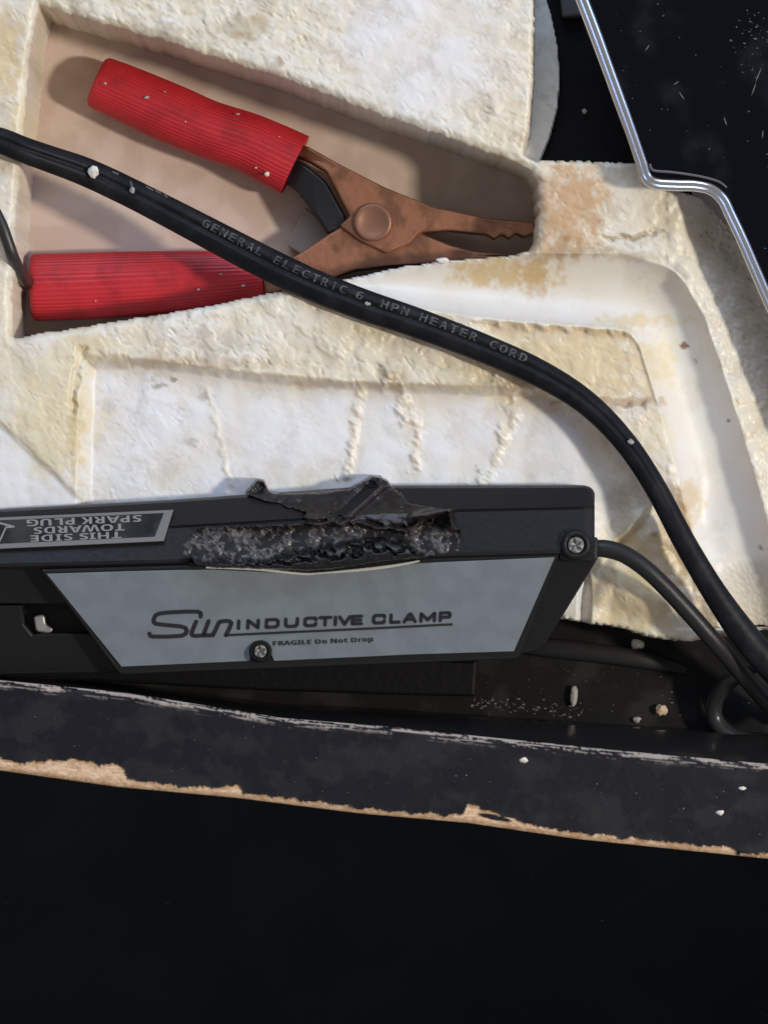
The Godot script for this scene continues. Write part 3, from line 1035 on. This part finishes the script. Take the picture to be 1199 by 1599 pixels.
	for i in nx:
		for j in ny:
			var x := 264.0 + i * 2.0
			var y := 734.0 + j * 1.8
			var mi := n_mid.get_noise_2d(x, y)
			var fi := n_fine.get_noise_2d(x * 0.9, y * 0.9)
			var t := lerp_tab(x, T_TOP)
			var c := lerp_tab(x, T_RIDGE)
			# two peaks that stick out past the upper edge, and a sag along the ridge
			var up := lerp_tab(x, [264, 8, 350, 4, 376, -2, 392, -16, 402, -27, 412, -24, 421, -6, 440, -1, 500, 2, 545, -2, 562, -10, 580, -20, 594, -18, 606, -10, 616, 4, 640, 8, 760, 10])
			var down := lerp_tab(x, [264, -12, 300, 2, 340, 9, 400, 12, 480, 18, 520, 16, 600, 6, 660, 1, 710, -6, 750, -14])
			var d := minf(y - (t + up + 1.5 * fi), (c + down + 2.0 * fi) - y)
			var lft := lerp_tab(y, [740, 372, 775, 384, 800, 470, 816, 470, 824, 310, 850, 270, 880, 296])
			var rgt := lerp_tab(y, [740, 618, 785, 640, 796, 712, 850, 726, 875, 720, 892, 690])
			d = minf(d, minf(x - lft, rgt - x) * 0.7 + 5.0 * fi + 5.0 * mi)
			var inside := smoothstep(0.0, 6.0, d)
			var base := body_h(x, y)
			# a gouge of burst granular plastic between a thin upper lip and a smooth lower roll
			var line := lerp_tab(x, [264, 852, 340, 850, 420, 848, 500, 838, 560, 831, 620, 838, 680, 846, 722, 848]) + 5.0 * mi
			var wide := lerp_tab(x, [264, 8, 290, 18, 320, 27, 360, 29, 430, 24, 500, 17, 560, 12, 600, 7, 632, 9, 660, 24, 700, 27, 722, 16])
			var off := y - line
			var gran := smoothstep(1.05, 0.8, absf(off) / (wide * (1.0 + 0.3 * fi)))
			var lump_n := n_cell.get_noise_2d(x * 2.0, y * 2.2)
			var h := base + lerpf(0.35, 1.5, smoothstep(t + 16.0, line - wide, y)) + 0.3 * mi
			h += gran * (-1.35 - 0.5 * (lump_n + 0.5) + 0.35 * mi + 0.2 * fi)
			h += 1.3 * exp(-pow((off + wide + 3.0) / 3.0, 2.0)) * (0.6 + mi)
			h -= 1.4 * exp(-pow((off + wide + 9.0) / 2.5, 2.0)) * smoothstep(300.0, 360.0, x) * smoothstep(0.0, 0.3, mi + 0.2)
			var roll := clampf((off - wide) / maxf(6.0, c + down - line - wide), 0.0, 1.0)
			h += 1.5 * sqrt(maxf(0.0, 1.0 - pow(2.0 * roll - 1.0, 2.0))) * smoothstep(0.0, 0.05, roll)
			h -= 1.2 * exp(-pow((roll - 0.4 - 0.5 * mi) / 0.09, 2.0)) * smoothstep(330.0, 420.0, x)
			# the curled flap and the hole beneath it
			h += 3.0 * exp(-pow((y - 803.0 + (x - 670.0) * 0.2) / 5.0, 2.0)) * smoothstep(632.0, 660.0, x) * smoothstep(712.0, 702.0, x)
			h += 2.6 * exp(-pow((x - 703.0 - (y - 806.0) * 0.2) / 4.0, 2.0)) * smoothstep(792.0, 800.0, y) * smoothstep(840.0, 815.0, y)
			h -= 3.4 * exp(-pow((x - 688.0) / 8.0, 2.0) - pow((y - 814.0) / 7.0, 2.0))
			# the diagonal fold up to the second peak
			var fold := y - 812.0 + (x - 540.0) * 0.9
			h += 1.9 * exp(-pow(fold / 7.0, 2.0)) * smoothstep(525.0, 550.0, x) * smoothstep(622.0, 606.0, x)
			h -= 1.5 * exp(-pow((fold + 16.0) / 9.0, 2.0)) * smoothstep(500.0, 540.0, x) * smoothstep(610.0, 590.0, x)
			if y < t:
				h = lerpf(h, 3.4 + 2.0 * mi, smoothstep(t + 4.0, t - 4.0, y))
			h = lerpf(minf(base, 4.0) - 12.0 if y < t + 2.0 else base - 0.9 - 0.2 * maxf(0.0, y - c), h, inside)
			var col := Color(0.0085, 0.0083, 0.0098)
			if off < -wide:
				col = Color(0.016, 0.0145, 0.014).lerp(Color(0.026, 0.023, 0.0215), smoothstep(-0.2, 0.3, mi))
			var dusty := clampf(1.0 - absf(x - 390.0) / 330.0 + smoothstep(620.0, 655.0, x) * 0.7, 0.25, 1.0)
			col = col.lerp(Color(0.045, 0.0425, 0.042).lerp(Color(0.115, 0.109, 0.106), smoothstep(-0.1, 0.5, fi + 0.5 * mi)), gran * dusty)
			col = col.lerp(Color(0.30, 0.285, 0.27), 0.8 * smoothstep(3.0, 1.0, absf(y - 868.0 + (x - 700.0) * 0.12 + 4.0 * fi)) * smoothstep(676.0, 686.0, x))
			g.vert(W(x, y, h), col)
			seen.append(inside > 0.0)
	for i in nx - 1:
		for j in ny - 1:
			var a := i * ny + j
			if seen[a] or seen[a + 1] or seen[a + ny] or seen[a + ny + 1]:
				g.quad(a, a + 1, a + ny + 1, a + ny)
	tag(put("melted_edge", g.mesh(true, true), painted(0.3, 0.4), root), "burst and melted stretch with grey granular plastic", "")
	# its cable, from the right end to the loop
	g = Geo.new()
	sweep(g, path([Vector4(922, 857, 6.5, 26), Vector4(945, 857, 6.5, 28), Vector4(975, 866, 6.4, 28), Vector4(1010, 890, 6, 28), Vector4(1045, 924, 5, 28), Vector4(1080, 962, 3.6, 28), Vector4(1115, 1002, 1.5, 28), Vector4(1148, 1040, -2, 28), Vector4(1180, 1078, -6, 28), Vector4(1220, 1122, -9, 28)], 90), 1.0, ring, 24)
	var rubber := mat(Color(0.014, 0.0135, 0.0145), 0.42, 0.0, 0.4)
	grain(rubber, 26.0, 0.1, 19, 0.04)
	put("cable", g.mesh(), rubber, root)


func build_heater_cord() -> void:
	var pts := path([Vector4(-90, 205, 4.6, 39), Vector4(-40, 210, 4.2, 39), Vector4(0, 219, 3.6, 40), Vector4(40, 235, 2.4, 41), Vector4(80, 249, 0.0, 42), Vector4(140, 271, -3.6, 45), Vector4(220, 309, -6.0, 46), Vector4(320, 361, -6.4, 49), Vector4(400, 403, -3.5, 51), Vector4(455, 430, 0.2, 51), Vector4(500, 450, 1.8, 50), Vector4(570, 477, 2.4, 49), Vector4(650, 504, 2.8, 47), Vector4(750, 542, 3.1, 45), Vector4(840, 582, 3.6, 43), Vector4(915, 629, 4.2, 39), Vector4(975, 690, 4.6, 36), Vector4(1022, 760, 4.8, 35), Vector4(1070, 850, 4.8, 36), Vector4(1116, 927, 4.2, 39), Vector4(1165, 996, 2.8, 45), Vector4(1220, 1058, 1.5, 46), Vector4(1290, 1130, -2.0, 46)], 260)
	var root := thing("heater_cord", W(600, 480, 2), "flat black rubber cord with grey lettering crossing over the foam tray", "cord")
	var g := Geo.new()
	var prof := func(a: float, f: float) -> Vector2:
		var x := cos(a)
		var y := sin(a)
		var deep := 0.34 * smoothstep(0.84, 0.6, f)
		y -= signf(y) * deep * exp(-pow((x + 0.08) / 0.13, 2.0))
		return Vector2(x, y * lerpf(0.62, 0.85, smoothstep(0.55, 0.8, f)))
	var fr := sweep(g, pts, 1.0, prof, 48)
	var rubber := mottle(mat(Color.WHITE, 0.46, 0.0, 0.28), Color(0.0065, 0.007, 0.009), Color(0.015, 0.015, 0.017), 16.0, 97, 0.012, 0.4, 0.75)
	grain(rubber, 26.0, 0.1, 20, 0.04)
	var cord := put("cord", g.mesh(), rubber, root)
	# printing that follows the lobe
	var place := func(px: float, py: float) -> Vector3:
		var best := 0
		var bd := INF
		for i in range(20, 200):
			var q: Vector4 = pts[i]
			var d := Vector2(q.x - px, q.y - py).length_squared()
			if d < bd:
				bd = d
				best = i
		var f = fr[best]
		var o := W(px, py, pts[best].z)
		var off: float = (o - f[0]).dot(f[2]) / f[4]
		off = clampf(off, -0.95, 0.95)
		var y := sqrt(1.0 - off * off)
		var ff := best / 259.0
		y = (y - 0.34 * smoothstep(0.84, 0.6, ff) * exp(-pow((off + 0.08) / 0.13, 2.0))) * lerpf(0.62, 0.85, smoothstep(0.55, 0.8, ff))
		var along: float = (o - f[0]).dot(f[1])
		return f[0] + f[1] * along + f[2] * off * f[4] + f[3] * (y * f[4] + 0.0002)
	g = Geo.new()
	var mid := func(x: float, across: float) -> Vector2:       # a point of the upper lobe at that pixel column
		var best: Vector4 = pts[0]
		var next: Vector4 = pts[1]
		for i in range(0, pts.size() - 1):
			if absf(pts[i].x - x) < absf(best.x - x):
				best = pts[i]
				next = pts[i + 1]
		var n := Vector2(next.x - best.x, next.y - best.y).normalized()
		return Vector2(best.x, best.y) + n * ((x - best.x) / maxf(0.3, n.x)) + Vector2(n.y, -n.x) * best.w * across
	for l in [["GENERAL", 312, 412], ["ELECTRIC", 428, 540], ["6", 551, 566], ["HPN", 590, 637], ["HEATER", 650, 743], ["CORD", 759, 820]]:
		var word: String = l[0]
		var u: float = (l[2] - l[1]) / float(word.length())
		for i in word.length():
			var k := 0.72 if word[i] != "I" else 0.25
			letters(g, word[i], mid.call(l[1] + u * (i + 0.5 - k * 0.5), 0.10), mid.call(l[1] + u * (i + 0.5 + k * 0.5), 0.10), 12.5, place)
	put("lettering", g.mesh(true), mottle(mat(Color.WHITE, 0.7), Color(0.040, 0.040, 0.040), Color(0.088, 0.086, 0.084), 40.0, 95, 0.03), cord)
	g = Geo.new()
	for s in [[203, 283, 207, 298], [228, 291, 240, 298], [243, 297, 252, 303], [256, 303, 262, 309], [266, 306, 276, 312], [174, 268, 184, 272]]:
		for e in 6:
			var a := Vector2(s[0], s[1]).lerp(Vector2(s[2], s[3]), e / 6.0)
			var b := Vector2(s[0], s[1]).lerp(Vector2(s[2], s[3]), (e + 0.8) / 6.0)
			var w := (b - a).orthogonal().normalized() * (1.2 + 1.6 * absf(n_fine.get_noise_2d(a.x * 3.0, a.y)))
			g.face([place.call(a.x + w.x, a.y + w.y), place.call(b.x + w.x, b.y + w.y), place.call(b.x - w.x, b.y - w.y), place.call(a.x - w.x, a.y - w.y)])
	put("worn_lettering", g.mesh(true), mat(Color(0.085, 0.083, 0.08), 0.7), cord)


func build_loop() -> void:
	var root := thing("cable_loop", W(1160, 1100, -18), "black cable loop curling under the heater cord on the black liner", "cable")
	var rubber := mat(Color(0.022, 0.022, 0.024), 0.33)
	var g := Geo.new()
	sweep(g, path([Vector4(1182, 1040, -5, 16), Vector4(1160, 1050, -6.5, 22), Vector4(1135, 1066, -9, 27), Vector4(1117, 1090, -12, 27), Vector4(1114, 1116, -13.5, 27), Vector4(1126, 1138, -13.5, 27), Vector4(1152, 1154, -13, 28), Vector4(1199, 1163, -12.5, 29), Vector4(1280, 1168, -12, 29)], 80), 1.0, ring, 20)
	put("upper_turn", g.mesh(), rubber, root)
	g = Geo.new()
	sweep(g, path([Vector4(1120, 1120, -15.8, 16), Vector4(1126, 1142, -15.8, 16), Vector4(1150, 1162, -15.6, 16), Vector4(1199, 1174, -15.4, 16), Vector4(1280, 1182, -15, 16)], 50), 1.0, ring, 16)
	put("lower_turn", g.mesh(), rubber, root)
	g = Geo.new()
	sweep(g, path([Vector4(1176, 1078, -10, 20), Vector4(1200, 1100, -12, 20), Vector4(1240, 1128, -13, 20)], 20), 1.0, ring, 16)
	put("cable_end", g.mesh(), rubber, root)


func build_crumbs() -> void:
	var white := mat(Color(0.68, 0.65, 0.58), 0.7)
	var tan := mat(Color(0.52, 0.38, 0.26), 0.8)
	var grey := mat(Color(0.30, 0.29, 0.27), 0.7)
	var list := [   # px, py, height, half sizes in px, material, label
		[147, 268, -1.3, 8, 10, white, "white foam crumb on the heater cord above the left end of its lettering"],
		[996, 1006, -17.0, 11, 8, white, "pale foam crumb on the black liner just below the foam's front edge"],
		[895, 1086, -17.0, 6, 16, grey, "long narrow grey chip standing out on the black liner"],
		[1032, 1109, -17.0, 9, 9, tan, "tan crumb on the black liner left of the cable loop"],
		[994, 1124, -17.2, 6, 5, grey, "small grey crumb just left of the tan crumb on the liner"],
		[818, 1187, 0.5, 7, 4, white, "flat pale crumb on the case's front edge below the long grey chip"],
		[1159, 1231, 0.5, 6, 3, white, "pale crumb on the front edge near the right side, upper of two"],
		[1124, 1269, 0.5, 6, 4, white, "pale crumb on the front edge near the right side, lower of two"],
		[417, 272, -14.8, 4, 4, white, "white speck on the upper red sleeve by its open end"],
		[984, 690, 6.9, 5, 4, grey, "grey speck on the bend of the heater cord"],
		[207, 297, -3.6, 4, 5, grey, "grey speck on the heater cord at its worn lettering"],
		[912, 174, -14.5, 4, 4, grey, "grey speck on the dark liner between foam block and chrome rim"],
		[691, 407, -0.2, 10, 5, white, "white foam crumb under the tip of the copper jaw"],
		[574, 474, 3.9, 5, 4, grey, "grey speck on the heater cord between its lettering words"]]
	var k := 0
	for c in list:
		k += 1
		var g := Geo.new()
		var s: float = PX * 0.001
		lump(g, W(c[0], c[1], c[2]), Vector3(c[3] * s, minf(c[3], c[4]) * s * 0.8, c[4] * s), 100 + k, 0.32)
		tag(put("foam_crumb", g.mesh(), c[5]), c[6], "crumb", "crumbs strewn over case and cords")
	# fine dust nobody could count
	var flake := Geo.new()
	lump(flake, Vector3.ZERO, Vector3(1, 0.5, 1) * 0.001, 7, 0.4)
	var spots := []
	for i in 80:                              # lid
		var p := Vector2(rng.randf_range(930, 1199), rng.randf_range(0, 520))
		if p.x > lerp_tab(p.y, [0, 930, 260, 1025, 285, 1150, 320, 1165, 470, 1215]):
			spots.append([p, 7.75, absf(rng.randfn(0.0, 0.07)) + 0.025, rng.randf_range(0.02, 0.09)])
	for i in 70:                               # scuffs towards the lid's far corner
		var p := Vector2(1180 + rng.randfn(0.0, 14.0), 70 + rng.randfn(0.0, 34.0))
		spots.append([p, 7.75, rng.randf_range(0.04, 0.14), rng.randf_range(0.03, 0.10)])
	for i in 80:                              # front edge
		spots.append([Vector2(rng.randf_range(0, 1199), 0), 0.65, rng.randf_range(0.03, 0.10), rng.randf_range(0.05, 0.15)])
		var q: Vector2 = spots[-1][0]
		spots[-1][0].y = 1100 + q.x * 0.112 + rng.randf_range(-10, 80)
	for i in 260:                              # crumbled foam on the liner
		var x := rng.randf_range(740, 1199)
		var y := rng.randf_range(1000, 1120)
		if rng.randf() < 0.45:
			x = rng.randf_range(735, 910)
			y = 1096 + (x - 740) * 0.1 + rng.randfn(0.0, 5.0)
		spots.append([Vector2(x, y), -17.9, rng.randf_range(0.04, 0.18) * (1.0 if y > 1080 else 0.5), rng.randf_range(0.03, 0.13)])
	for i in 14:
		spots.append([Vector2(rng.randf_range(0, 1199), rng.randf_range(1330, 1599)), -719.5, rng.randf_range(0.1, 0.4), rng.randf_range(0.01, 0.04)])
	for q in [[165, 130], [230, 152], [258, 143], [290, 190], [345, 196], [372, 178], [400, 262], [436, 214], [205, 430], [310, 452], [345, 428], [380, 446], [396, 420], [150, 470]]:
		spots.append([Vector2(q[0], q[1]), -15.0, 0.16 + 0.1 * rng.randf(), rng.randf_range(0.25, 0.5)])
	for q in [[1183, 118, 0.9, 1.2], [1176, 140, 0.7, 1.25], [1064, 150, 0.5, 2.2], [1132, 190, 0.5, 1.9], [1190, 210, 0.45, 1.5], [1010, 75, 0.4, 1.0], [1055, 130, 0.35, 0.6]]:
		spots.append([Vector2(q[0], q[1]), 7.7, 0.09, 0.12, q[2] * 30.0, q[3]])
	var mm := MultiMesh.new()
	mm.transform_format = MultiMesh.TRANSFORM_3D
	mm.use_colors = true
	mm.mesh = flake.mesh()
	mm.instance_count = spots.size()
	for i in spots.size():
		var s = spots[i]
		var b := Basis(Vector3.UP, rng.randf_range(0, TAU)).scaled(Vector3(s[2] * rng.randf_range(0.6, 2.2), s[2] * 0.6, s[2]))
		mm.set_instance_transform(i, Transform3D(b, W(s[0].x, s[0].y, s[1])))
		if s.size() > 4:                       # scratches
			mm.set_instance_transform(i, Transform3D(Basis(Vector3.UP, s[5]).scaled(Vector3.ONE) * Basis.from_scale(Vector3(s[2] * s[4] * 0.6, 0.06, s[2])), W(s[0].x, s[0].y, s[1])))
		var v: float = s[3]
		mm.set_instance_color(i, Color(v * 1.05, v, v * 0.92))
	var o := MultiMeshInstance3D.new()
	o.name = "dust"
	o.multimesh = mm
	o.material_override = painted(0.8)
	add_child(o, true)
	o.set_meta("kind", "stuff")
	tag(o, "fine grey dust and crumbled foam over the black surfaces", "dust")
